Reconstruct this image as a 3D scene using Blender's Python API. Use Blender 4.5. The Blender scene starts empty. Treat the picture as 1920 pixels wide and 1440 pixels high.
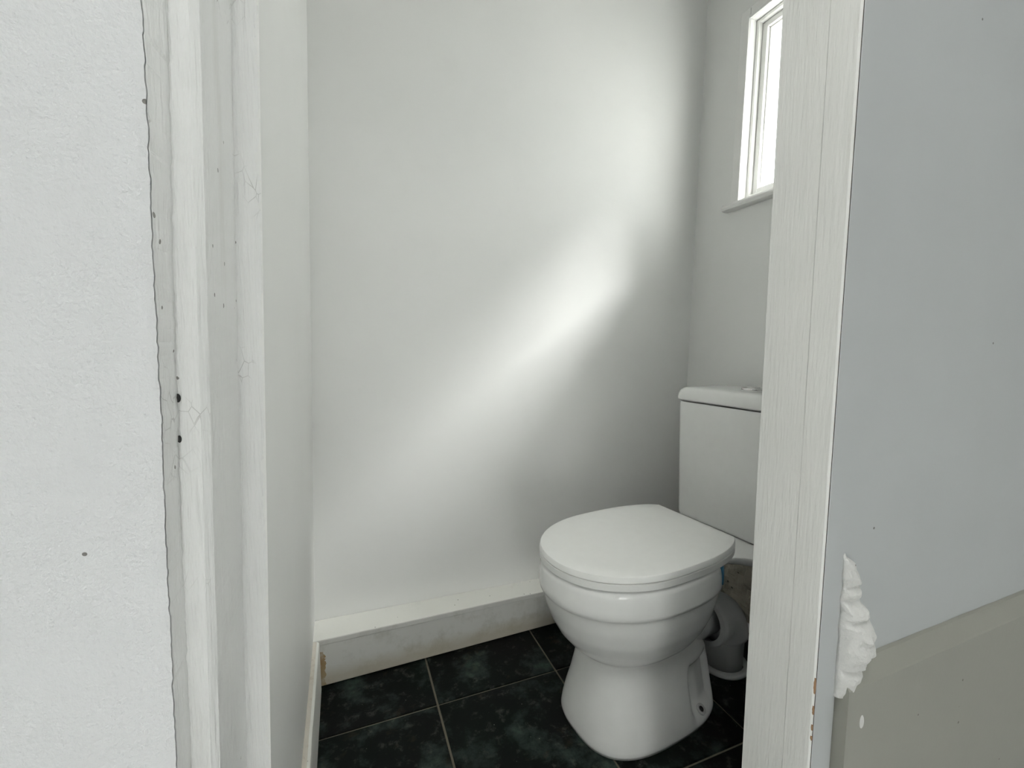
import bpy, bmesh, math, random
from math import sin, cos, pi, radians, sqrt
from mathutils import Vector, Matrix, noise

random.seed(4)
scene = bpy.context.scene
col = scene.collection

# ------------------------------------------------------------------ camera
F_PX, PITCH, YAW, CAM_H = 830.0, radians(5.5), radians(21.0), 0.883
cd = bpy.data.cameras.new('camera')
cd.sensor_fit = 'HORIZONTAL'
cd.sensor_width = 36.0
cd.lens = 36.0 * F_PX / 1920.0
cd.clip_start = 0.01
cam = bpy.data.objects.new('camera', cd)
col.objects.link(cam)
cam.location = (0, 0, CAM_H)
cam.rotation_euler = (pi / 2 - PITCH, 0, -YAW)
scene.camera = cam

# ------------------------------------------------------------------ world, sun, exposure
w = bpy.data.worlds.new('overcast_sky')
scene.world = w
w.use_nodes = True
bg = w.node_tree.nodes['Background']
bg.inputs['Color'].default_value = (0.98, 0.985, 0.955, 1)
bg.inputs['Strength'].default_value = 7.6

sd = bpy.data.lights.new('hazy_sun', 'SUN')
sd.energy = 30.0
sd.angle = radians(20)
sd.color = (1.0, 0.985, 0.96)
sun = bpy.data.objects.new('hazy_sun', sd)
col.objects.link(sun)
sun.location = (4, -2, 5)
sun.rotation_euler = Vector((-1.62, 1.0, -1.80)).to_track_quat('-Z', 'Y').to_euler()

vs = scene.view_settings
vs.view_transform = 'Standard'
vs.look = 'None'
vs.gamma = 1.0
vs.use_curve_mapping = False
vs.exposure = 0.15


# ------------------------------------------------------------------ materials
def new_mat(name):
    m = bpy.data.materials.new(name)
    m.use_nodes = True
    nt = m.node_tree
    return m, nt, nt.nodes['Principled BSDF']


def nd(nt, typ, **kw):
    n = nt.nodes.new(typ)
    for k, v in kw.items():
        setattr(n, k, v)
    return n


def mixc(nt, fac, a, b, mode='MIX'):
    n = nd(nt, 'ShaderNodeMix', data_type='RGBA', blend_type=mode)
    for sock, val in ((n.inputs[0], fac), (n.inputs[6], a), (n.inputs[7], b)):
        if isinstance(val, bpy.types.NodeSocket):
            nt.links.new(val, sock)
        elif isinstance(val, (int, float)):
            sock.default_value = val
        else:
            sock.default_value = (*val, 1)
    return n.outputs[2]


def coords(nt, scale=(1, 1, 1)):
    tc = nd(nt, 'ShaderNodeTexCoord')
    mp = nd(nt, 'ShaderNodeMapping')
    mp.inputs['Scale'].default_value = scale
    nt.links.new(tc.outputs['Object'], mp.inputs['Vector'])
    return mp.outputs['Vector']


def tex_noise(nt, vec, scale, detail=3.0, rough=0.55):
    n = nd(nt, 'ShaderNodeTexNoise')
    n.inputs['Scale'].default_value = scale
    n.inputs['Detail'].default_value = detail
    n.inputs['Roughness'].default_value = rough
    nt.links.new(vec, n.inputs['Vector'])
    return n.outputs['Fac']


def ramp(nt, fac, p0, p1, c0=(0, 0, 0), c1=(1, 1, 1)):
    r = nd(nt, 'ShaderNodeValToRGB')
    r.color_ramp.elements[0].position = p0
    r.color_ramp.elements[1].position = p1
    r.color_ramp.elements[0].color = (*c0, 1)
    r.color_ramp.elements[1].color = (*c1, 1)
    nt.links.new(fac, r.inputs['Fac'])
    return r.outputs['Color']


def math_n(nt, op, a, b):
    n = nd(nt, 'ShaderNodeMath', operation=op)
    for s, v in ((n.inputs[0], a), (n.inputs[1], b)):
        if isinstance(v, bpy.types.NodeSocket):
            nt.links.new(v, s)
        else:
            s.default_value = v
    return n.outputs[0]


def bump(nt, bsdf, fac, strength, dist):
    b = nd(nt, 'ShaderNodeBump')
    b.inputs['Strength'].default_value = strength
    b.inputs['Distance'].default_value = dist
    nt.links.new(fac, b.inputs['Height'])
    nt.links.new(b.outputs['Normal'], bsdf.inputs['Normal'])


def specks(nt, vec, scale, size, keep):
    """tiny irregular chips: 1 inside a chip, 0 elsewhere"""
    v = nd(nt, 'ShaderNodeTexVoronoi')
    v.inputs['Scale'].default_value = scale
    wob = tex_noise(nt, vec, scale * 3.0, 2)
    nt.links.new(vec, v.inputs['Vector'])
    d = math_n(nt, 'ADD', v.outputs['Distance'], math_n(nt, 'MULTIPLY', wob, 0.12))
    a = math_n(nt, 'LESS_THAN', d, size + 0.06)
    sep = nd(nt, 'ShaderNodeSeparateColor')
    nt.links.new(v.outputs['Color'], sep.inputs['Color'])
    b = math_n(nt, 'LESS_THAN', sep.outputs[0], keep)
    return math_n(nt, 'MULTIPLY', a, b)


def paint(name, base, rough=0.45, stretch=(1, 1, 1), bscale=220, bstr=0.25, bdist=0.0006,
          speck=None, cracks=0.0, tint=0.04, dirt=(0.42, 0.40, 0.34), dirt_amt=0.10, dirt_scale=9.0):
    m, nt, b = new_mat(name)
    vec = coords(nt)
    vs_ = coords(nt, stretch)
    big = tex_noise(nt, vec, 3.1, 3)
    c = mixc(nt, ramp(nt, big, 0.3, 0.7), tuple(x * (1 - tint) for x in base), tuple(min(1, x * (1 + tint)) for x in base))
    dn = tex_noise(nt, vs_, dirt_scale, 6, 0.7)
    c = mixc(nt, math_n(nt, 'MULTIPLY', ramp(nt, dn, 0.56, 0.78), dirt_amt), c, dirt)
    fine = tex_noise(nt, vs_, bscale, 3, 0.6)
    mid = tex_noise(nt, vs_, bscale * 0.17, 3, 0.6)
    h = math_n(nt, 'ADD', fine, math_n(nt, 'MULTIPLY', mid, 1.5))
    if speck:
        s = specks(nt, vec, speck[0], speck[1], speck[2])
        c = mixc(nt, math_n(nt, 'MULTIPLY', s, 0.8), c, (0.10, 0.09, 0.07))
    if cracks:
        vo = nd(nt, 'ShaderNodeTexVoronoi', feature='DISTANCE_TO_EDGE')
        vo.inputs['Scale'].default_value = 120.0
        nt.links.new(coords(nt, (1.0, 1.0, 0.55)), vo.inputs['Vector'])
        wid = math_n(nt, 'MULTIPLY', tex_noise(nt, vec, 60, 2), 0.045)
        k = math_n(nt, 'LESS_THAN', vo.outputs['Distance'], wid)
        k = math_n(nt, 'MULTIPLY', k, ramp(nt, tex_noise(nt, vec, 10.0, 3), 0.60, 0.66))
        c = mixc(nt, math_n(nt, 'MULTIPLY', k, cracks), c, (0.22, 0.21, 0.19))
    nt.links.new(c, b.inputs['Base Color'])
    b.inputs['Roughness'].default_value = rough
    b.inputs['Specular IOR Level'].default_value = 0.4
    bump(nt, b, h, bstr, bdist)
    return m


M = {}
M['wall'] = paint('satin_wall_paint', (0.875, 0.88, 0.86), 0.42, bscale=160, bstr=0.12, speck=(7, 0.015, 0.25), tint=0.015, dirt_amt=0.04)
M['plaster'] = paint('textured_plaster_paint', (0.80, 0.81, 0.82), 0.62, bscale=330, bstr=0.9, bdist=0.0012, speck=(26, 0.045, 0.45), tint=0.02, dirt_amt=0.03)
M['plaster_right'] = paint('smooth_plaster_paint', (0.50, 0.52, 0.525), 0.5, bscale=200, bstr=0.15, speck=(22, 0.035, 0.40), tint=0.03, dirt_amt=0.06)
M['gloss'] = paint('old_gloss_paint', (0.87, 0.875, 0.865), 0.38, (1, 1, 0.06), bscale=330, bstr=0.9, bdist=0.0018, speck=(46, 0.07, 0.45), cracks=0.38, dirt_amt=0.30, dirt_scale=26)
M['jamb'] = paint('jamb_gloss_paint', (0.87, 0.87, 0.84), 0.42, (1, 1, 0.10), bscale=260, bstr=0.6, bdist=0.0012, speck=(40, 0.06, 0.4), dirt_amt=0.20, dirt_scale=20)
M['window'] = paint('window_gloss_paint', (0.88, 0.88, 0.86), 0.3, (1, 1, 0.1), bscale=150, bstr=0.15, tint=0.01, dirt_amt=0.04)
M['ledge'] = paint('ledge_paint', (0.88, 0.88, 0.83), 0.45, bscale=130, bstr=0.3, bdist=0.0009, speck=(55, 0.080, 0.55), dirt_amt=0.16, dirt_scale=14)
M['skirt'] = paint('skirting_paint', (0.33, 0.33, 0.29), 0.45, bscale=150, bstr=0.25, speck=(40, 0.055, 0.35), dirt_amt=0.30, dirt=(0.34, 0.33, 0.29), dirt_scale=12)
M['filler'] = paint('lumpy_filler', (0.70, 0.70, 0.68), 0.5, bscale=160, bstr=0.7, bdist=0.003, speck=(50, 0.06, 0.12), dirt_amt=0.15, dirt_scale=30)
M['raw'] = paint('crumbling_plaster', (0.52, 0.49, 0.41), 0.8, bscale=70, bstr=0.9, bdist=0.006, speck=(35, 0.12, 0.35), dirt=(0.16, 0.13, 0.09), dirt_amt=0.6, dirt_scale=30)
M['gap'] = paint('worn_skirting_top', (0.74, 0.70, 0.62), 0.6, bscale=170, bstr=0.6, bdist=0.002, speck=(60, 0.10, 0.25), dirt=(0.38, 0.26, 0.16), dirt_amt=0.55, dirt_scale=35)
M['yard'] = paint('yard_concrete', (0.32, 0.31, 0.29), 0.9, bscale=60, bstr=0.3)
M['ceiling'] = paint('ceiling_paint', (0.86, 0.86, 0.85), 0.7, bscale=120, bstr=0.1)
M['hall'] = paint('hall_paint', (0.78, 0.79, 0.78), 0.7, bscale=120, bstr=0.1)


def simple(name, base, rough, spec=0.5, metal=0.0, coat=0.0):
    m, nt, b = new_mat(name)
    vec = coords(nt)
    n = tex_noise(nt, vec, 40, 2)
    c = mixc(nt, n, tuple(x * 0.97 for x in base), tuple(min(1, x * 1.02) for x in base))
    nt.links.new(c, b.inputs['Base Color'])
    b.inputs['Roughness'].default_value = rough
    b.inputs['Specular IOR Level'].default_value = spec
    b.inputs['Metallic'].default_value = metal
    b.inputs['Coat Weight'].default_value = coat
    return m


M['ceramic'] = simple('white_glazed_ceramic', (0.875, 0.88, 0.86), 0.10, 0.5)
M['seat'] = simple('white_seat_plastic', (0.89, 0.895, 0.87), 0.28, 0.45)
M['pvc'] = simple('grey_white_pvc', (0.60, 0.605, 0.59), 0.35)
M['chrome'] = simple('chrome', (0.75, 0.75, 0.74), 0.12, 0.5, 1.0)
M['dark'] = simple('dark_hole', (0.02, 0.02, 0.02), 0.7)
M['tape'] = simple('blue_tape', (0.03, 0.22, 0.42), 0.35)
M['joint_shade'] = simple('joint_shade_paint', (0.07, 0.06, 0.045), 0.9, 0.1)  # shade of the open joint, put into the colour of its side face
M['rust'] = simple('rust_brown', (0.30, 0.17, 0.04), 0.9)
M['bare_wood'] = simple('bare_wood', (0.38, 0.22, 0.12), 0.8)


def tile_material():
    m, nt, b = new_mat('dark_slate_tile')
    tc = nd(nt, 'ShaderNodeTexCoord')
    oi = nd(nt, 'ShaderNodeObjectInfo')
    add = nd(nt, 'ShaderNodeVectorMath', operation='ADD')
    sc = nd(nt, 'ShaderNodeVectorMath', operation='SCALE')
    comb = nd(nt, 'ShaderNodeCombineXYZ')
    nt.links.new(oi.outputs['Random'], comb.inputs[0])
    nt.links.new(oi.outputs['Random'], comb.inputs[1])
    nt.links.new(comb.outputs[0], sc.inputs[0])
    sc.inputs['Scale'].default_value = 13.0
    nt.links.new(tc.outputs['Object'], add.inputs[0])
    nt.links.new(sc.outputs[0], add.inputs[1])
    vec = add.outputs[0]
    cloud = tex_noise(nt, vec, 7.0, 8, 0.68)
    fine = tex_noise(nt, vec, 34.0, 6, 0.7)
    hue = tex_noise(nt, vec, 4.0, 2)
    c = mixc(nt, ramp(nt, hue, 0.4, 0.65), (0.0045, 0.0050, 0.0046), (0.0026, 0.0060, 0.0040))
    c = mixc(nt, ramp(nt, cloud, 0.51, 0.68), c, (0.045, 0.068, 0.058))
    c = mixc(nt, math_n(nt, 'MULTIPLY', ramp(nt, fine, 0.55, 0.75), 0.7), c, (0.095, 0.110, 0.092))
    d2 = tex_noise(nt, vec, 11.0, 4, 0.7)
    c = mixc(nt, math_n(nt, 'MULTIPLY', ramp(nt, d2, 0.60, 0.80), 0.45), c, (0.085, 0.070, 0.040))
    s = specks(nt, vec, 60, 0.06, 0.12)
    c = mixc(nt, math_n(nt, 'MULTIPLY', s, 0.55), c, (0.30, 0.31, 0.28))
    nt.links.new(c, b.inputs['Base Color'])
    b.inputs['Roughness'].default_value = 0.55
    b.inputs['Specular IOR Level'].default_value = 0.12
    bump(nt, b, math_n(nt, 'ADD', cloud, fine), 0.35, 0.002)
    return m


M['tile'] = tile_material()
M['grout'] = paint('dirty_grout', (0.17, 0.155, 0.115), 0.9, bscale=120, bstr=0.4, dirt=(0.05, 0.04, 0.03), dirt_amt=0.7, dirt_scale=16)


def boxing_material():
    """painted boxing board with rusty damp stain running down its left end and dirt along its foot"""
    m, nt, b = new_mat('stained_boxing_paint')
    vec = coords(nt)
    sep = nd(nt, 'ShaderNodeSeparateXYZ')
    nt.links.new(vec, sep.inputs[0])
    n1 = tex_noise(nt, vec, 38, 5, 0.65)
    n2 = tex_noise(nt, vec, 12, 5, 0.7)
    base = mixc(nt, ramp(nt, n2, 0.5, 0.75), (0.67, 0.67, 0.64), (0.50, 0.50, 0.45))
    # stain: x distance from left end, ragged
    sx = math_n(nt, 'ADD', sep.outputs[0], math_n(nt, 'MULTIPLY', n1, -0.030))
    st = math_n(nt, 'LESS_THAN', sx, -0.0815)
    st = math_n(nt, 'MULTIPLY', st, ramp(nt, n1, 0.2, 0.5))
    lowz = math_n(nt, 'LESS_THAN', sep.outputs[2], 0.098)
    st = math_n(nt, 'MULTIPLY', st, lowz)
    c = mixc(nt, math_n(nt, 'MULTIPLY', st, 0.85), base, (0.32, 0.19, 0.045))
    gr = math_n(nt, 'SUBTRACT', sep.outputs[2], math_n(nt, 'MULTIPLY', n2, 0.05))
    g = ramp(nt, gr, 0.0, 0.035, (1, 1, 1), (0, 0, 0))
    c = mixc(nt, math_n(nt, 'MULTIPLY', g, 0.55), c, (0.42, 0.37, 0.25))
    s = specks(nt, vec, 26, 0.04, 0.2)
    c = mixc(nt, math_n(nt, 'MULTIPLY', s, 0.6), c, (0.2, 0.17, 0.12))
    nt.links.new(c, b.inputs['Base Color'])
    b.inputs['Roughness'].default_value = 0.45
    bump(nt, b, n1, 0.2, 0.001)
    return m


M['boxing'] = boxing_material()


def glass_material():
    m = bpy.data.materials.new('obscured_window_glass')
    m.use_nodes = True
    nt = m.node_tree
    nt.nodes.clear()
    out = nd(nt, 'ShaderNodeOutputMaterial')
    mx = nd(nt, 'ShaderNodeMixShader')
    tr = nd(nt, 'ShaderNodeBsdfTransparent')
    tl = nd(nt, 'ShaderNodeBsdfTranslucent')
    tl.inputs['Color'].default_value = (0.95, 0.96, 0.96, 1)
    tr.inputs['Color'].default_value = (0.97, 0.98, 0.98, 1)
    vec = coords(nt)
    n = tex_noise(nt, vec, 90, 2)
    f = ramp(nt, n, 0.2, 0.8, (0.25, 0.25, 0.25), (0.40, 0.40, 0.40))
    nt.links.new(f, mx.inputs[0])
    nt.links.new(tr.outputs[0], mx.inputs[1])
    nt.links.new(tl.outputs[0], mx.inputs[2])
    nt.links.new(mx.outputs[0], out.inputs['Surface'])
    return m


M['glass'] = glass_material()


# ------------------------------------------------------------------ mesh helpers
def link(name, bm, mat, parent=None, smooth=False, bevel=None, mats=None):
    me = bpy.data.meshes.new(name)
    bmesh.ops.recalc_face_normals(bm, faces=bm.faces)
    bm.to_mesh(me)
    bm.free()
    o = bpy.data.objects.new(name, me)
    col.objects.link(o)
    for k in (mats or [mat]):
        me.materials.append(M[k])
    if smooth:
        for p in me.polygons:
            p.use_smooth = True
    if parent:
        o.parent = parent
    if bevel:
        md = o.modifiers.new('bevel', 'BEVEL')
        md.width = bevel
        md.segments = 3
        md.limit_method = 'ANGLE'
        md.angle_limit = radians(40)
    return o


def tag(o, label, cat=None, group=None, kind=None):
    o['label'] = label
    if cat:
        o['category'] = cat
    if group:
        o['group'] = group
    if kind:
        o['kind'] = kind
    return o


def empty(name, loc, rz=0.0):
    o = bpy.data.objects.new(name, None)
    o.empty_display_size = 0.05
    col.objects.link(o)
    o.location = loc
    o.rotation_euler = (0, 0, rz)
    return o


def box(bm, x0, x1, y0, y1, z0, z1, sh=lambda v: v):
    vs_ = [bm.verts.new(sh(Vector((x, y, z)))) for z in (z0, z1) for y in (y0, y1) for x in (x0, x1)]
    for f in ((0, 1, 3, 2), (4, 6, 7, 5), (0, 4, 5, 1), (2, 3, 7, 6), (0, 2, 6, 4), (1, 5, 7, 3)):
        bm.faces.new([vs_[i] for i in f])


def grid_loft(bm, rows, closed=False, cap0=False, cap1=False):
    """rows: list of lists of Vector"""
    R = [[bm.verts.new(p) for p in r] for r in rows]
    n = len(R[0])
    for a, b in zip(R[:-1], R[1:]):
        for i in range(n if closed else n - 1):
            j = (i + 1) % n
            bm.faces.new((a[i], a[j], b[j], b[i]))
    if cap0:
        bm.faces.new(R[0])
    if cap1:
        bm.faces.new(R[-1][::-1])
    return R


def tube(bm, pts, radii, seg=40, cap=True):
    """round tube along a polyline of Vectors"""
    rows = []
    up = None
    for i, p in enumerate(pts):
        t = (pts[min(i + 1, len(pts) - 1)] - pts[max(i - 1, 0)]).normalized()
        if up is None:
            up = Vector((0, 1, 0)) if abs(t.y) < 0.9 else Vector((0, 0, 1))
        a = (up - t * up.dot(t)).normalized()
        b = t.cross(a)
        r = radii[i]
        rows.append([p + a * (r * cos(2 * pi * k / seg)) + b * (r * sin(2 * pi * k / seg)) for k in range(seg)])
    return grid_loft(bm, rows, True, cap, cap)


# room frame (metres)
Y_BACK = 1.24
Z_CEIL = 2.25
D0 = 0.33            # hall face of the door wall
LEAN_R = 0.0215


def left_x(z, y):
    """old left wall leans a little; x of its face"""
    t = (y - 0.4726) / (Y_BACK - 0.4726)
    front = -0.0685 + 0.033 * (z - 0.855)
    back = -0.0725 + 0.0275 * (z - 0.855)
    return front + (back - front) * t


def right_x(z):
    return 1.127 + LEAN_R * z


def shear_r(v):
    return Vector((v.x + LEAN_R * v.z, v.y, v.z))


# ------------------------------------------------------------------ floor and tiles
bm = bmesh.new()
box(bm, -0.25, 1.42, 0.325, Y_BACK + 0.12, -0.12, -0.004)
floor = tag(link('floor', bm, 'grout'), 'dark slate tiled floor with pale dirty grout lines', kind='structure')
GX = [0.190 + 0.3206 * k for k in range(-1, 4)]
GY = [1.0 - 0.343 * k for k in range(-1, 3)]
TX = GX
tile_mesh = None
for j in range(len(GY) - 1):
    for i in range(len(TX) - 1):
        x0, x1, y1, y0 = TX[i], TX[i + 1], GY[j], GY[j + 1]
        if y1 > 0.34 and (x1 < -0.1 or x0 > 1.13):
            continue
        cx0, cx1 = max(x0, -1.74), min(x1, 1.74)
        cy0, cy1 = max(y0, 0.33), min(y1, 1.20)
        if y1 > 0.5:
            cx0, cx1 = max(cx0, -0.095), min(cx1, 1.128)
        if cx1 - cx0 < 0.02 or cy1 - cy0 < 0.02:
            continue
        g = 0.0026
        full = abs(cx1 - cx0 - 0.3206) < 1e-6 and abs(cy1 - cy0 - 0.343) < 1e-6
        cxm, cym = (cx0 + cx1) / 2, (cy0 + cy1) / 2
        if full and tile_mesh:
            o = bpy.data.objects.new('tile', tile_mesh)
            col.objects.link(o)
            o.parent = floor
        else:
            bm = bmesh.new()
            hx, hy = (cx1 - cx0) / 2 - g, (cy1 - cy0) / 2 - g
            e = 0.0016
            ring = lambda h, z: [Vector((sx * (hx - h), sy * (hy - h), z)) for sx, sy in ((-1, -1), (1, -1), (1, 1), (-1, 1))]
            grid_loft(bm, [ring(0, -0.010), ring(0, -0.0016), ring(e, 0.0)], True, True, True)
            o = link('tile', bm, 'tile', floor)
            if full:
                tile_mesh = o.data
        o.location = (cxm, cym, random.uniform(-0.0004, 0.0004))

# ------------------------------------------------------------------ walls of the closet
bm = bmesh.new()
box(bm, -0.25, 1.42, Y_BACK, Y_BACK + 0.1, 0, Z_CEIL)
tag(link('wall_back', bm, 'wall'), 'satin off-white wall behind the toilet', kind='structure')

bm = bmesh.new()
NZ = 24
rows = []
for k in range(NZ + 1):
    z = Z_CEIL * k / NZ
    ys = [0.4726 + (Y_BACK - 0.4726) * i / 10 for i in range(11)]
    r = [Vector((left_x(z, y), y, z)) for y in ys]
    rows.append(r + [Vector((-0.25, Y_BACK, z)), Vector((-0.25, 0.4726, z))])
grid_loft(bm, rows, True, True, True)
tag(link('wall_left', bm, 'wall'), 'smooth white wall running back from the left door jamb', kind='structure')

# right wall with its window opening (y WY0..WY1, z WZ0..WZ1)
WY0, WY1, WZ0, WZ1 = 0.50, 1.052, 1.312, 1.825
bm = bmesh.new()
XR, XT = 1.127, 1.127 + 0.16
box(bm, XR, XT, 0.30, Y_BACK, 0, WZ0, shear_r)
box(bm, XR, XT, 0.30, Y_BACK, WZ1, Z_CEIL, shear_r)
box(bm, XR, XT, WY1, Y_BACK, WZ0, WZ1, shear_r)
box(bm, XR, XT, 0.30, WY0, WZ0, WZ1, shear_r)
tag(link('wall_right', bm, 'wall'), 'off-white wall holding the small window above the cistern', kind='structure')

bm = bmesh.new()
box(bm, -0.25, 1.42, 0.40, Y_BACK + 0.1, Z_CEIL, Z_CEIL + 0.08)
tag(link('ceiling', bm, 'ceiling'), 'white ceiling above the closet', kind='structure')

# ------------------------------------------------------------------ door wall (faces the camera)
E = {  # edges of the stepped left jamb: (x at z=.855, lean, y)
    'E0': (-0.1050, 0.025, 0.330), 'E1': (-0.1045, 0.040, 0.358), 'E2a': (-0.0915, 0.032, 0.358),
    'E2': (-0.0870, 0.032, 0.364), 'E3': (-0.0890, 0.033, 0.4726), 'E4': (-0.0690, 0.033, 0.4726)}


def edge(k, z, wob=0.0):
    x, s, y = E[k]
    n = noise.noise(Vector((z * 14.0, hash_k(k), 0))) * wob * 0.3 + noise.noise(Vector((z * 75.0, hash_k(k), 3))) * wob * 0.4 + noise.noise(Vector((z * 210.0, hash_k(k), 6))) * wob * 0.4
    return Vector((x + s * (z - 0.855) + n, y + n * 0.5, z))


def hash_k(k):
    return sum(ord(c) for c in k) * 0.37


Z_HEAD = 1.98
ZS = [Z_HEAD * i / 700 for i in range(701)]

bm = bmesh.new()
rows = []
for z in ZS:
    e0 = edge('E0', z, 0.0016)
    lip = 0.0009 + 0.0008 * noise.noise(Vector((z * 30, 5, 5)))
    rows.append([Vector((-1.75, 0.46, z)), Vector((-1.75, D0, z)), Vector((e0.x - 0.020, D0, z)),
                 Vector((e0.x - 0.011, D0 - lip * 0.25, z)), Vector((e0.x - 0.005, D0 - lip, z)),
                 Vector((e0.x - 0.0005, D0 - lip * 0.5, z)), Vector((e0.x - 0.0005, D0 + 0.028, z)), Vector((e0.x - 0.0005, 0.46, z))])
grid_loft(bm, rows, True, True, True)
tag(link('wall_front', bm, 'plaster'), 'finely textured bright white plaster wall left of the doorway', kind='structure')

bm = bmesh.new()
box(bm, 0.5535, 1.75, D0 + 0.002, 0.424, 0, Z_HEAD)
box(bm, -1.75, 1.75, D0 + 0.002, 0.424, Z_HEAD, 2.55)
tag(link('wall_front_right', bm, 'plaster_right'), 'blue-grey painted plaster wall right of the door jamb', kind='structure')

# left jamb: outer lining
bm = bmesh.new()
rows = []
for z in ZS:
    r = [edge('E0', z, 0.0016), edge('E1', z, 0.0016), edge('E1', z, 0.0016) + Vector((0.0012, -0.0006, 0)),
         edge('E2a', z, 0.0008), edge('E2', z, 0.0006)]
    r += [Vector((r[-1].x, 0.40, z)), Vector((r[0].x - 0.0004, 0.40, z))]
    rows.append(r)
grid_loft(bm, rows, True, True, True)
trim1 = tag(link('trim_1', bm, 'gloss'), 'chipped white outer lining of the left door jamb', kind='structure')
# left jamb: inner stop
bm = bmesh.new()
rows = []
for z in ZS:
    e2, e3, e4 = edge('E2', z, 0.0006), edge('E3', z, 0.0008), edge('E4', z, 0.0005)
    r = [Vector((e2.x, 0.4001, z)), e3 + Vector((-0.0006, -0.0012, 0)), e3 + Vector((0.0010, -0.0004, 0)), e4 + Vector((-0.001, 0, 0)), e4,
         Vector((e4.x - 0.06, 0.4726, z)), Vector((e4.x - 0.06, 0.4001, z))]
    rows.append(r)
grid_loft(bm, rows, True, True, True)
tag(link('trim_2', bm, 'gloss'), 'white inner stop of the left door jamb', kind='structure')
# two old screw holes on the edge of the outer lining
for zc, s in ((0.845, 1.0), (0.817, 0.85)):
    bm = bmesh.new()
    e = edge('E1', zc, 0.0016)
    rows = []
    for k, rr in enumerate((1.0, 0.75, 0.3)):
        rows.append([Vector((e.x + 0.0008 + 0.0016 * s * rr * cos(a), e.y - 0.0012 + 0.0004 * k * 0, zc + 0.0030 * s * rr * sin(a))) for a in [2 * pi * q / 14 for q in range(14)]])
    for k in range(3):
        for v in rows[k]:
            v.y -= 0.0003 * (k == 0)
    grid_loft(bm, rows, True, False, True)
    tag(link('screw_hole', bm, 'dark', trim1), 'dark chipped screw hole')

# right jamb: lining in two boards with a hairline joint
JX, JY1 = 0.5145, 0.4235
bm = bmesh.new()
box(bm, JX + 0.0006, 0.5515, 0.3640, JY1, 0, Z_HEAD)
trim3 = tag(link('trim_3', bm, 'jamb', bevel=0.0012), 'broad painted lining of the right door jamb', kind='structure')
bm = bmesh.new()
rows = []
for z in ZS:
    wob = 0.0006 * noise.noise(Vector((z * 22, 9, 1))) + 0.0004 * noise.noise(Vector((z * 70, 9, 1)))
    rows.append([Vector((JX, 0.3632, z)), Vector((JX + wob * 0.3, D0 + 0.0022, z)), Vector((JX + 0.0014 + wob, D0 + 0.0003, z)),
                 Vector((0.5165, D0 + 0.0002, z)), Vector((0.5168, D0 + 0.0062, z)), Vector((0.5515, D0 + 0.0064, z)), Vector((0.5515, 0.3632, z))])
grid_loft(bm, rows, True, True, True)
trim4 = tag(link('trim_4', bm, 'jamb'), 'front edge board of the right door jamb', kind='structure')
# thin architrave strip standing a hair proud, with an open joint against the jamb
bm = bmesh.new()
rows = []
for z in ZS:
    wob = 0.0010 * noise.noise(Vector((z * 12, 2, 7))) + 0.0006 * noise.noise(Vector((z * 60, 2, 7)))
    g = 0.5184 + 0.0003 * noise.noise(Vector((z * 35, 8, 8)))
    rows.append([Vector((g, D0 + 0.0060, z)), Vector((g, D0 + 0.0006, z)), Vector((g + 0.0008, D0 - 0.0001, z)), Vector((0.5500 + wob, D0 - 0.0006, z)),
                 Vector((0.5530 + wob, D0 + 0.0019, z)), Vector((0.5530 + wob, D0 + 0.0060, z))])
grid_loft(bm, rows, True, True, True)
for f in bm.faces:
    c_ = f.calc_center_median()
    f.material_index = 1 if (c_.x < 0.5190 and c_.y > D0 + 0.0003) else 0  # side of the joint gets the painted shadow-gap colour
tag(link('trim_5', bm, 'plaster_right', mats=['plaster_right', 'joint_shade']), 'narrow grey painted strip between right jamb and wall', kind='structure')
# bare wood chips on the jamb arris
for zc, h in ((0.472, 0.011), (0.4405, 0.006), (0.418, 0.004), (0.404, 0.003)):
    bm = bmesh.new()
    rows = []
    for i in range(7):
        t = i / 6
        z = zc + h * (t - 0.5) * 2 * 0.9
        wdt = 0.0006 * sin(pi * min(max(t, 0.06), 0.94)) + 0.0005 * noise.noise(Vector((z * 400, 3, 3)))
        rows.append([Vector((JX + 0.0012 - wdt, D0 + 0.0022, z)), Vector((JX + 0.0003, D0 - 0.0002, z)), Vector((JX + 0.0016 + wdt, D0 - 0.0001, z)), Vector((JX + 0.0022, D0 + 0.0022, z))])
    grid_loft(bm, rows, True, True, True)
    tag(link('bare_wood_chip', bm, 'bare_wood', trim4), 'chip of bare brown wood')

# door head lining
bm = bmesh.new()
box(bm, -0.035, JX, D0 + 0.004, 0.4726, Z_HEAD - 0.02, Z_HEAD - 0.0005)
tag(link('trim_6', bm, 'gloss'), 'white head lining across the top of the doorway', kind='structure')

# hall-side tall skirting with chamfered top, right of the doorway
bm = bmesh.new()
rows = []
for i in range(41):
    x = 0.5555 + (1.75 - 0.5555) * i / 40
    zt = 0.4635 + 0.010 * (x - 0.55) + 0.0012 * noise.noise(Vector((x * 20, 0, 0)))
    zb = zt + 0.024
    rows.append([Vector((x, D0 + 0.0018, 0)), Vector((x, D0 + 0.0018, zb)), Vector((x, D0 - 0.002, zb - 0.002)), Vector((x, D0 - 0.0125, zt + 0.0015)),
                 Vector((x, D0 - 0.0140, zt - 0.001)), Vector((x, D0 - 0.0140, 0))])
grid_loft(bm, rows, True, True, True)
bfront = tag(link('baseboard_front', bm, 'skirt'), 'tall grey boxed skirting with sloping top right of the doorway', kind='structure')
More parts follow.
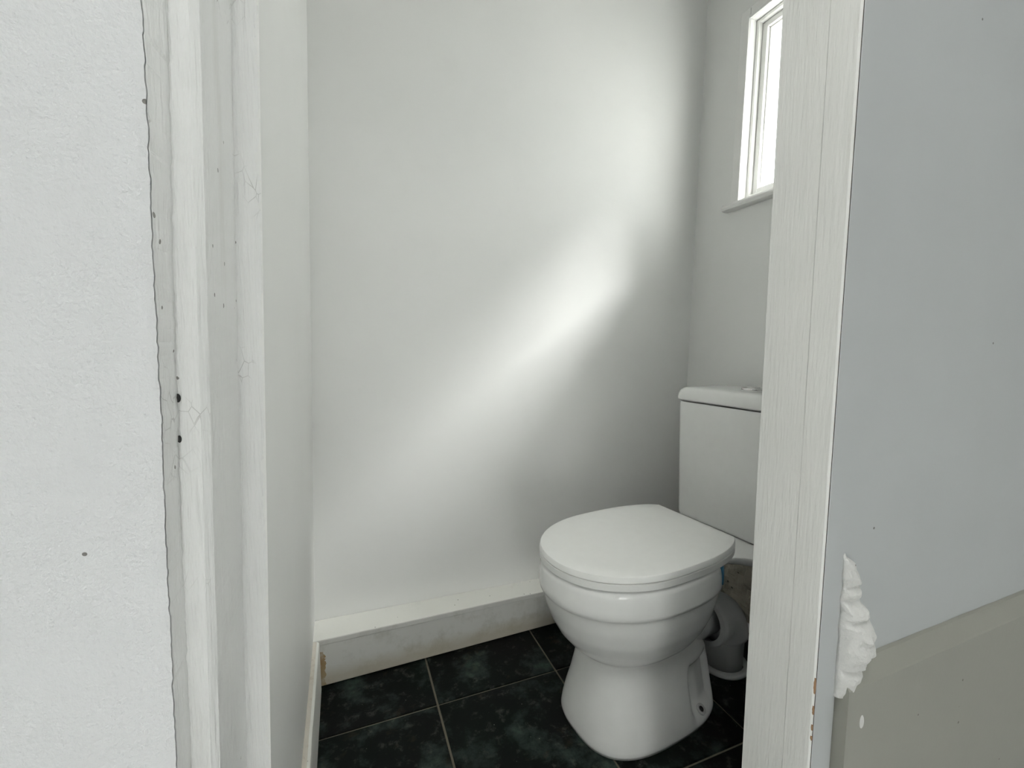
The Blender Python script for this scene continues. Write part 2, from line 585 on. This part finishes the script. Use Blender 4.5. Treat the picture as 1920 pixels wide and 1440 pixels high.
# dried paint blob on the skirting face
bm = bmesh.new()
rows = []
for k in range(7):
    ph = pi / 2 * k / 6
    rows.append([Vector((0.5835 + 0.0036 * cos(ph) * cos(a), D0 - 0.0138 - 0.0022 * sin(ph), 0.4155 + 0.0090 * cos(ph) * sin(a))) for a in [2 * pi * q / 16 for q in range(16)]])
grid_loft(bm, rows, True, False, True)
tag(link('paint_blob', bm, 'filler', bfront, smooth=True), 'dried white paint drip')

# ------------------------------------------------------------------ skirting boxing along back wall, left baseboard
bm = bmesh.new()
rows = []
for i in range(61):
    x = -0.098 + (1.135 + 0.098) * i / 60
    t = (x + 0.078) / 0.62
    zt = 0.130 - 0.0105 * min(t, 1.4)
    yf = 1.156 + 0.014 * min(t, 1.6)
    wob = 0.0010 * noise.noise(Vector((x * 18, 4, 4)))
    rows.append([Vector((x, yf + 0.0025, 0.0045)), Vector((x, yf + 0.001, 0.006)), Vector((x, yf, zt - 0.014)), Vector((x, yf - 0.0012 + wob, zt - 0.0125)),
                 Vector((x, yf - 0.0012 + wob, zt - 0.001)), Vector((x, yf + 0.0005 + wob, zt)), Vector((x, Y_BACK - 0.001, zt + 0.004)), Vector((x, Y_BACK - 0.001, 0.0045))])
R = grid_loft(bm, rows, True, True, True)
for f in bm.faces:
    c = f.calc_center_median()
    if f.normal.length == 0:
        f.normal_update()
    f.material_index = 1 if (c.z > 0.112 and c.y > 1.162 + 0.014 * min((c.x + 0.078) / 0.62, 1.6)) else 0
bback = tag(link('baseboard_back', bm, 'boxing', mats=['boxing', 'ledge']), 'boxed skirting ledge along the back wall, rust stained at its left end', kind='structure')

bm = bmesh.new()
rows = []
for i in range(41):
    y = 0.474 + (1.153 - 0.474) * i / 40
    xf = -0.0775
    wob = 0.0008 * noise.noise(Vector((y * 20, 1, 4)))
    rows.append([Vector((left_x(0, y) + 0.0005, y, 0.0005)), Vector((xf, y, 0.0005)), Vector((xf + wob, y, 0.120)), Vector((xf - 0.001 + wob, y, 0.127)),
                 Vector((xf - 0.006 + wob, y, 0.130)), Vector((left_x(0.13, y) + 0.0004, y, 0.131))])
grid_loft(bm, rows, True, True, True)
for f in bm.faces:
    f.material_index = 1 if f.calc_center_median().z > 0.1292 else 0
bleft = tag(link('baseboard_left', bm, 'skirt', mats=['ledge', 'gap']), 'narrow white skirting board with worn top on the left wall', kind='structure')

# crumbling bare plaster behind the toilet
bm = bmesh.new()
rows = []
NYP, NZP = 50, 44
for i in range(NZP + 1):
    z = 0.03 + 0.255 * i / NZP
    r = []
    for j in range(NYP + 1):
        y = 0.70 + 0.52 * j / NYP
        n = noise.fractal(Vector((y * 17, z * 17, 2.0)), 1.0, 2.0, 4)
        n2 = noise.noise(Vector((y * 42, z * 42, 7.0)))
        edge_f = min(1.0, min(i, NZP - i, j, NYP - j) / 5.0)
        r.append(Vector((right_x(z) - 0.001 - max(0.0, (0.010 + 0.018 * n + 0.008 * n2)) * edge_f, y, z)))
    rows.append(r)
grid_loft(bm, rows)
tag(link('plaster_patch', bm, 'raw'), 'crumbling bare plaster low on the wall behind the waste pipe', 'plaster')

# ------------------------------------------------------------------ window
win = empty('window_1', (0, 0, 0))
tag(win, 'small white-framed window over the cistern', kind='structure')


def win_box(name, args_list, mat, bev=0.0015, parent=win, label=None):
    b_ = bmesh.new()
    for a in args_list:
        box(b_, *a, shear_r)
    o = link(name, b_, mat, parent, bevel=bev)
    if label:
        o['label'] = label
    return o


AW = 0.030  # architrave width
win_box('architrave', [(XR - 0.017, XR - 0.0002, WY1 - 0.004, WY1 + AW, WZ0 - 0.012, WZ1 + AW)], 'window', 0.003)
win_box('architrave', [(XR - 0.017, XR - 0.0002, WY0 - AW, WY0 + 0.004, WZ0 - 0.012, WZ1 + AW)], 'window', 0.003)
win_box('architrave', [(XR - 0.017, XR - 0.0002, WY0 + 0.004, WY1 - 0.004, WZ1 - 0.004, WZ1 + AW)], 'window', 0.003)
win_box('architrave_bead', [(XR - 0.022, XR - 0.017, WY1 - 0.004, WY1 + 0.005, WZ0 - 0.012, WZ1 + 0.005)], 'window', 0.002)
win_box('architrave_bead', [(XR - 0.022, XR - 0.017, WY0 - 0.005, WY1 - 0.004, WZ1 - 0.004, WZ1 + 0.005)], 'window', 0.002)
# outer frame set in the reveal
FT = 0.010
win_box('frame', [(XR + 0.012, XR + 0.09, WY1 - FT, WY1 - 0.0005, WZ0, WZ1 - 0.0005)], 'window', 0.002)
win_box('frame', [(XR + 0.012, XR + 0.09, WY0 + 0.0005, WY0 + FT, WZ0, WZ1 - 0.0005)], 'window', 0.002)
win_box('frame', [(XR + 0.012, XR + 0.09, WY0 + FT, WY1 - FT, WZ1 - FT, WZ1 - 0.0005)], 'window', 0.002)
win_box('frame', [(XR + 0.012, XR + 0.09, WY0 + FT, WY1 - FT, WZ0, WZ0 + 0.012)], 'window', 0.002)
# sash
ST = 0.016
a0, a1, c0, c1 = WY0 + FT + 0.001, WY1 - FT - 0.001, WZ0 + 0.013, WZ1 - FT - 0.001
sash = win_box('sash', [(XR + 0.026, XR + 0.060, a1 - ST, a1, c0, c1), (XR + 0.026, XR + 0.060, a0, a0 + ST, c0, c1),
                        (XR + 0.026, XR + 0.060, a0 + ST, a1 - ST, c1 - ST, c1), (XR + 0.026, XR + 0.060, a0 + ST, a1 - ST, c0, c0 + ST)], 'window', 0.0015)
win_box('glazing_bead', [(XR + 0.036, XR + 0.046, a1 - ST - 0.004, a1 - ST, c0 + ST, c1 - ST)], 'window', 0.001, sash)
win_box('glazing_bead', [(XR + 0.036, XR + 0.046, a0 + ST, a1 - ST - 0.004, c1 - ST - 0.004, c1 - ST)], 'window', 0.001, sash)
win_box('pane', [(XR + 0.046, XR + 0.050, a0 + ST, a1 - ST, c0 + ST, c1 - ST)], 'glass', None, sash)
# sill board with a rounded nose
bm = bmesh.new()
rows = []
zs_ = WZ0 - 0.004
prof = [(0.0112, 0.0), (-0.018, 0.0), (-0.025, -0.002), (-0.029, -0.008), (-0.029, -0.013), (-0.025, -0.019), (-0.018, -0.021), (-0.002, -0.021), (-0.0003, -0.0215), (0.0112, -0.021)]
for y in (WY0 - 0.05, WY0 - 0.047, WY1 + 0.052, WY1 + 0.056):
    inset = 0.003 if y in (WY0 - 0.05, WY1 + 0.056) else 0.0
    rows.append([shear_r(Vector((XR + (px if px > 0 and WY0 < y < WY1 else min(px, -0.0003)) + (inset if px < -0.003 else 0), y, zs_ + pz))) for px, pz in prof])
grid_loft(bm, rows, True, True, True)
link('sill', bm, 'window', win)
bm = bmesh.new()
box(bm, XR + 0.0005, XR + 0.0115, WY0 + 0.0005, WY1 - 0.0005, WZ0 - 0.004, WZ0 + 0.0005, shear_r)
link('inner_sill_board', bm, 'window', win)

# ------------------------------------------------------------------ toilet
TYAW = 0.12
toilet = empty('toilet', (0.606, 0.8297, 0.0), TYAW)
tag(toilet, 'white close-coupled toilet with closed lid and cistern, standing on dark tiles', 'toilet')


def sup(t, uf, ub, wv, e):
    """closed plan outline, front is -u, superelliptic"""
    c, s = cos(t), sin(t)
    r = 2.0 / (e if c < 0 else max(e, 2.7))
    u = math.copysign(abs(c) ** r, c)
    v = math.copysign(abs(s) ** r, s)
    um = (uf + ub) / 2 + 0.0
    half = (ub - uf) / 2
    return um + u * half, v * wv


def d_outline(n, a, wv, b, c, e, off=0.0):
    """D-shaped seat outline: elliptic front, tapering sides, straight back; offset inwards by off"""
    pts = []
    EB = 2.8
    L = b / (1 - (c / wv) ** EB) ** (1 / EB)
    for i in range(n):
        t = pi / 2 + pi * i / (n - 1)
        uu = -(a - off) * abs(cos(t)) ** (2 / e)
        vv = (wv - off) * math.copysign(abs(sin(t)) ** (2 / e), sin(t))
        pts.append((uu, vv))
    m = n // 2
    back = []
    for i in range(1, m + 1):
        uu = b * i / m
        back.append((min(uu, b - off), -(wv - off) * (1 - (uu / L) ** EB) ** (1 / EB)))
    pts += back
    k = 10
    for i in range(1, k):
        pts.append((b - off, back[-1][1] * (1 - 2 * i / k)))
    pts += [(u, -v) for u, v in reversed(back)]
    return pts


LID = dict(a=0.213, wv=0.166, b=0.226, c=0.1146, e=2.12)
SECT = [  # z, front u, back u, half width, exponent
    (0.000, -0.141, 0.232, 0.1290, 2.8), (0.010, -0.144, 0.234, 0.1315, 2.8), (0.030, -0.142, 0.232, 0.1290, 2.75),
    (0.060, -0.137, 0.229, 0.1225, 2.7), (0.100, -0.129, 0.226, 0.1125, 2.6), (0.140, -0.122, 0.220, 0.105, 2.5),
    (0.165, -0.118, 0.200, 0.101, 2.4), (0.180, -0.116, 0.180, 0.100, 2.35), (0.1855, -0.118, 0.172, 0.102, 2.3), (0.195, -0.131, 0.168, 0.111, 2.2),
    (0.210, -0.148, 0.172, 0.123, 2.1), (0.235, -0.169, 0.184, 0.138, 2.1), (0.265, -0.186, 0.197, 0.150, 2.1),
    (0.300, -0.199, 0.208, 0.158, 2.1), (0.331, -0.207, 0.216, 0.1625, 2.1), (0.3345, -0.2085, 0.217, 0.1635, 2.1), (0.3375, -0.2125, 0.219, 0.1670, 2.1),
    (0.350, -0.2150, 0.221, 0.1680, 2.1), (0.375, -0.2130, 0.222, 0.1670, 2.1), (0.392, -0.2105, 0.222, 0.1650, 2.1), (0.397, -0.2065, 0.220, 0.1610, 2.1)]


def sect_at(z):
    for a, b in zip(SECT[:-1], SECT[1:]):
        if a[0] <= z <= b[0]:
            t = (z - a[0]) / (b[0] - a[0])
            return [a[k] + (b[k] - a[k]) * t for k in range(1, 5)]
    return SECT[-1][1:]


def sm(a, b, x):
    t = min(max((x - a) / (b - a), 0), 1)
    return t * t * (3 - 2 * t)


def ped_recess(u, v, z):
    """recess for the floor screw low on each side of the foot"""
    m = sm(0.094, 0.110, u) * (1 - sm(0.180, 0.200, u)) * sm(0.014, 0.046, z) * (1 - sm(0.115, 0.150, z))
    m2 = sm(0.090, 0.102, u) * (1 - sm(0.117, 0.142, u)) * sm(0.03, 0.05, z) * (1 - sm(0.09, 0.13, z))
    d = 0.019 * m + 0.006 * m2
    # trap bulge behind the bowl
    bl = sm(0.06, 0.13, u) * (1 - sm(0.18, 0.24, u)) * sm(0.10, 0.17, z) * (1 - sm(0.24, 0.31, z))
    return v - math.copysign(d, v) * (abs(v) > 0.02) , bl


zr = []
for a, b in zip(SECT[:-1], SECT[1:]):
    k = max(1, int((b[0] - a[0]) / 0.006))
    zr += [a[0] + (b[0] - a[0]) * i / k for i in range(k)]
zr.append(SECT[-1][0])
NS = 200
rows = []
for z in zr:
    uf, ub, wv, e = sect_at(z)
    r = []
    for i in range(NS):
        u, v = sup(2 * pi * i / NS, uf, ub, wv, e)
        v, bl = ped_recess(u, v, z)
        r.append(Vector((u, v, z)))
    rows.append(r)
bm = bmesh.new()
grid_loft(bm, rows, True, True, True)
pan = link('pan', bm, 'ceramic', toilet, smooth=True)
# foot screws in the recesses
for s in (-1, 1):
    bm = bmesh.new()
    base_p = Vector((0.134, s * 0.1145, 0.0315))
    nrm = Vector((0.05, s * 0.62, 0.78)).normalized()
    a = nrm.orthogonal().normalized()
    b = nrm.cross(a)
    rows = []
    for rr, h in ((0.0115, -0.004), (0.0115, 0.0010), (0.0095, 0.0022), (0.0062, 0.0016), (0.0058, -0.0008)):
        rows.append([base_p + nrm * h + a * (rr * cos(2 * pi * k / 24)) + b * (rr * sin(2 * pi * k / 24)) for k in range(24)])
    grid_loft(bm, rows, True, True, True)
    fx = link('screw_collar', bm, 'pvc', pan, smooth=True)
    bm = bmesh.new()
    rows = []
    for rr, h in ((0.0057, -0.002), (0.0057, 0.0010), (0.0035, 0.0018)):
        rows.append([base_p + nrm * h + a * (rr * cos(2 * pi * k / 20)) + b * (rr * sin(2 * pi * k / 20)) for k in range(20)])
    grid_loft(bm, rows, True, True, True)
    tag(link('screw', bm, 'dark', pan, smooth=True), 'dark screw head')
# outlet spigot of the pan
bm = bmesh.new()
tube(bm, [Vector((0.08, 0, 0.178)), Vector((0.13, 0, 0.172)), Vector((0.17, 0, 0.167)), Vector((0.205, 0, 0.162)), Vector((0.235, 0, 0.158)), Vector((0.285, 0, 0.157))], [0.088, 0.084, 0.074, 0.060, 0.0515, 0.0500], 48)
link('outlet_spigot', bm, 'ceramic', pan, smooth=True)
# shelf that carries the cistern
SH_Z = 0.357
plan = [(0.16, 0.100), (0.200, 0.094), (0.222, 0.090), (0.245, 0.088), (0.265, 0.092), (0.285, 0.105), (0.303, 0.123), (0.320, 0.143), (0.335, 0.158), (0.350, 0.166), (0.365, 0.169), (0.475, 0.169)]
full = plan + [(u, -v) for u, v in reversed(plan)]


def inset_plan(pts, d):
    return [(u - math.copysign(0, u), v - math.copysign(d, v)) for u, v in pts]


bm = bmesh.new()
rows = []
for z, d in ((SH_Z - 0.036, 0.075), (SH_Z - 0.032, 0.045), (SH_Z - 0.026, 0.022), (SH_Z - 0.019, 0.010), (SH_Z - 0.012, 0.0025), (SH_Z - 0.005, 0.0), (SH_Z - 0.001, 0.0015), (SH_Z, 0.004)):
    rows.append([Vector((u, v, z)) for u, v in inset_plan(full, d)])
grid_loft(bm, rows, True, True, True)
link('cistern_shelf', bm, 'ceramic', pan, smooth=True, bevel=0.002)
# hinge blocks of the seat
for s in (-1, 1):
    bm = bmesh.new()
    box(bm, 0.205, 0.236, s * 0.075 - 0.016, s * 0.075 + 0.016, SH_Z, 0.4005)
    link('hinge', bm, 'seat', toilet, bevel=0.005)

# seat and lid
for name, prof in (('seat', [(0.3978, 0.007), (0.3995, 0.0030), (0.4010, 0.0006), (0.4140, 0.0), (0.4150, 0.0012), (0.4158, 0.0040)]),
                   ('lid', [(0.4162, 0.0040), (0.4168, 0.0012), (0.4180, 0.0), (0.4255, 0.0012), (0.4288, 0.0032), (0.4300, 0.0062)])):
    bm = bmesh.new()
    rows = []
    for z, off in prof:
        rows.append([Vector((u, v, z)) for u, v in d_outline(80, off=off, **LID)])
    zt = rows[-1][0].z
    for sc_ in (0.85, 0.6, 0.3):
        rows.append([Vector((p.x * sc_ + 0.005 * (1 - sc_), p.y * sc_, zt + 0.0012 * (1 - sc_))) for p in rows[len(prof) - 1]])
    grid_loft(bm, rows, True, True, True)
    link(name, bm, 'seat', toilet, smooth=False, bevel=None)
for o in (toilet.children):
    if o.name.startswith(('seat', 'lid')):
        for p in o.data.polygons:
            p.use_smooth = True
        md = o.modifiers.new('edges', 'EDGE_SPLIT')
        md.split_angle = radians(32)

# blue protective tape left on the rim near the hinge
bm = bmesh.new()
rows = []
for i in range(9):
    t = i / 8
    z = 0.3965 - 0.044 * t
    uf, ub, wv, e = sect_at(min(z, 0.397))
    u0 = 0.137 + 0.005 * sin(t * 2.4)
    wdt = 0.0095 * (1 - 0.6 * t)
    um, half = (uf + ub) / 2, (ub - uf) / 2
    r = []
    for k in (-1, 0, 1):
        uu = u0 + k * wdt
        vv = -wv * max(0.0, 1 - abs((uu - um) / half) ** 2.7) ** (1 / 2.7) - 0.0022
        r.append(Vector((uu, vv - (0.001 if k == 0 else 0), z)))
    r += [Vector((p.x, p.y + 0.0012, p.z)) for p in reversed(r)]
    rows.append(r)
grid_loft(bm, rows, True, True, True)
tag(link('tape', bm, 'tape', pan), 'scrap of bright blue protective tape')


def rrect(u0, u1, v0, v1, r, n=10):
    pts = []
    for cx, cy, a0_ in ((u1 - r, v1 - r, 0), (u0 + r, v1 - r, pi / 2), (u0 + r, v0 + r, pi), (u1 - r, v0 + r, 1.5 * pi)):
        for k in range(n + 1):
            a = a0_ + pi / 2 * k / n
            pts.append((cx + r * cos(a), cy + r * sin(a)))
    return pts


# cistern: slightly tapered, rounded corners
UC0, UC1, VC = 0.357, 0.515, 0.184
bm = bmesh.new()
rows = []
for z, d in ((SH_Z + 0.0025, 0.010), (SH_Z + 0.005, 0.006), (SH_Z + 0.012, 0.0045), (0.50, 0.0025), (0.62, 0.0008), (0.700, 0.0), (0.7055, 0.001)):
    rows.append([Vector((u, v, z)) for u, v in rrect(UC0 + d, UC1, -VC + d, VC - d, 0.020)])
grid_loft(bm, rows, True, True, True)
cist = link('cistern', bm, 'ceramic', toilet, smooth=True)
cist.modifiers.new('edges', 'EDGE_SPLIT').split_angle = radians(50)
bm = bmesh.new()
rows = []
for z, d in ((0.7085, 0.003), (0.7095, 0.0005), (0.713, -0.0055), (0.718, -0.0062), (0.730, -0.004), (0.739, -0.001), (0.7445, 0.004), (0.7475, 0.011), (0.7490, 0.022), (0.7500, 0.040)):
    rows.append([Vector((u, v, z)) for u, v in rrect(UC0 + d, UC1 - max(d, 0) * 0.3, -VC + d, VC - d, 0.022 if d < 0.01 else 0.016)])
grid_loft(bm, rows, True, True, True)
clid = link('cistern_lid', bm, 'ceramic', cist, smooth=True)
clid.modifiers.new('edges', 'EDGE_SPLIT').split_angle = radians(50)
# chrome dual flush button
bm = bmesh.new()
rows = []
for rr, z in ((0.0255, 0.7490), (0.0255, 0.7545), (0.0240, 0.7570), (0.0200, 0.7588), (0.0190, 0.7576), (0.0175, 0.7596), (0.0110, 0.7622), (0.004, 0.7630)):
    rows.append([Vector((0.432 + rr * cos(2 * pi * k / 40), 0.0 + rr * sin(2 * pi * k / 40), z)) for k in range(40)])
grid_loft(bm, rows, True, True, True)
tag(link('flush_button', bm, 'chrome', cist, smooth=True), 'round chrome flush button')

# ------------------------------------------------------------------ waste pipe
pipe = empty('waste_pipe', (0.606, 0.8180, 0.0), TYAW)
tag(pipe, 'grey-white plastic waste elbow joining toilet outlet to the floor', 'pipe')
bm = bmesh.new()
AX = 0.157
rows_p = [(0.258, 0.0545), (0.258, 0.068), (0.262, 0.0705), (0.270, 0.0705), (0.272, 0.0672), (0.296, 0.0665), (0.300, 0.062)]
rows = [[Vector((u, r * cos(2 * pi * k / 56), AX + r * sin(2 * pi * k / 56))) for k in range(56)] for u, r in rows_p]
grid_loft(bm, rows, True, False, True)
o = link('collar', bm, 'pvc', pipe, smooth=True)
o.modifiers.new('edges', 'EDGE_SPLIT').split_angle = radians(35)
bm = bmesh.new()
UB, RB = 0.285, 0.062
pts = [Vector((UB, 0, AX))] + [Vector((UB + RB * sin(a), 0, AX - RB + RB * cos(a))) for a in [pi / 2 * k / 14 for k in range(1, 15)]]
tube(bm, pts, [0.061] * len(pts), 56)
link('elbow', bm, 'pvc', pipe, smooth=True)
bm = bmesh.new()
tube(bm, [Vector((UB + RB, 0, AX - RB + 0.004)), Vector((UB + RB, 0, AX - RB - 0.01)), Vector((UB + RB, 0, 0.0015))], [0.0525, 0.0525, 0.0505], 56)
link('down_pipe', bm, 'pvc', pipe, smooth=True)
bm = bmesh.new()
rows = [[Vector((UB + RB + r * cos(2 * pi * k / 56), r * sin(2 * pi * k / 56), z)) for k in range(56)] for r, z in ((0.0530, 0.0010), (0.066, 0.0010), (0.067, 0.004), (0.065, 0.010), (0.060, 0.012), (0.0530, 0.012))]
grid_loft(bm, rows, True)
link('floor_flange', bm, 'pvc', pipe, smooth=True)

# ------------------------------------------------------------------ lump of filler by the right jamb
bm = bmesh.new()
rows = []
NL = 90
for i in range(NL + 1):
    t = i / NL
    z = 0.450 + 0.182 * t
    # width profile (m) measured bottom to top
    keys = [(0.0, 0.016), (0.06, 0.028), (0.16, 0.036), (0.24, 0.040), (0.30, 0.050), (0.42, 0.050), (0.52, 0.045), (0.60, 0.036), (0.66, 0.029), (0.74, 0.027), (0.84, 0.024), (0.92, 0.017), (1.0, 0.002)]
    for a, b in zip(keys[:-1], keys[1:]):
        if a[0] <= t <= b[0]:
            s = (t - a[0]) / (b[0] - a[0])
            s = s * s * (3 - 2 * s)
            wd = a[1] + (b[1] - a[1]) * s
            break
    xl = 0.549 + 0.010 * max(0, 0.22 - t) * 0 + 0.003 * noise.noise(Vector((z * 60, 1, 1)))
    r = []
    fold = 0.0
    for zc, am in ((0.485, 0.008), (0.548, 0.009), (0.574, 0.006), (0.590, 0.008), (0.520, 0.002)):
        fold += am * math.exp(-((z - zc) / 0.0035) ** 2)
    for j in range(33):
        a = pi * j / 32
        px = xl + wd * (1 - cos(a)) / 2
        dep = 0.45 * wd * (sin(a) ** 0.75)
        n = 0.0046 * noise.fractal(Vector((px * 60, z * 55, 3)), 1.0, 2.0, 4) * sin(a) * min(1.0, 0.25 + t * 4)
        dep = max(0.0, dep + n - fold * sin(a))
        r.append(Vector((px, D0 - 0.0005 - dep, z)))
    rows.append(r)
grid_loft(bm, rows, True, True, True)
tag(link('filler_lump', bm, 'filler', smooth=True), 'lumpy white blob of filler between right door jamb and grey wall', 'filler')

# ------------------------------------------------------------------ hall around the camera (with openings added to let daylight in)
bm = bmesh.new()
box(bm, 1.62, 1.75, -1.6, D0 + 0.0015, 0, 2.55)
tag(link('wall_hall_right', bm, 'hall'), 'plain painted wall at the right end of the hall', kind='structure')
bm = bmesh.new()
SX0, SX1, SY0, SY1 = -0.32, 0.32, -0.80, 0.0   # unseen roof opening, added to light the doorway from above
box(bm, -1.75, SX0, -1.6, 0.42, 2.55, 2.63)
box(bm, SX1, 1.75, -1.6, 0.42, 2.55, 2.63)
box(bm, SX0, SX1, -1.6, SY0, 2.55, 2.63)
box(bm, SX0, SX1, SY1, 0.42, 2.55, 2.63)
tag(link('ceiling_hall', bm, 'ceiling'), 'white hall ceiling with an unseen opening added for light from above', kind='structure')
bm = bmesh.new()
HX0, HX1, HZ1 = -0.18, 0.16, 0.62   # unseen low opening, added for frontal light
box(bm, HX1, 1.62, -1.6, -1.5, 0, 2.55)
box(bm, -1.75, HX0, -1.6, -1.5, 0, 2.55)
box(bm, HX0, HX1, -1.6, -1.5, HZ1, 2.55)
tag(link('wall_hall_back', bm, 'hall'), 'plain painted hall wall with a low opening added behind the viewer for frontal light', kind='structure')
bm = bmesh.new()
box(bm, -1.75, -1.65, -1.5, D0 + 0.0015, 0, 2.55)
tag(link('wall_hall_left', bm, 'hall'), 'plain painted wall at the left end of the hall', kind='structure')


bm = bmesh.new()
box(bm, -1.75, 1.75, -1.6, 0.325, -0.12, 0.0)
tag(link('floor_hall', bm, 'hall'), 'pale hall floor in front of the doorway', kind='structure')

# outside the window: yard ground and an unseen overhang added to crop the sunlight
bm = bmesh.new()
box(bm, XT + 0.06, 14.0, -8.0, 10.0, -0.5, -0.4)
tag(link('ground', bm, 'yard'), 'pale concrete yard outside the window', kind='structure')
bm = bmesh.new()
rows = []
for y in (0.0, 2.0):
    rows.append([Vector((XT + 0.055, y, 2.19)), Vector((XT + 0.055, y, 2.06)), Vector((XT + 0.36, y, 2.025)), Vector((XT + 0.40, y, 2.03)), Vector((XT + 0.40, y, 2.10))])
grid_loft(bm, rows, True, True, True)
tag(link('sun_blocker', bm, 'ceiling'), 'unseen overhang added outside above the window to block sun', kind='structure')
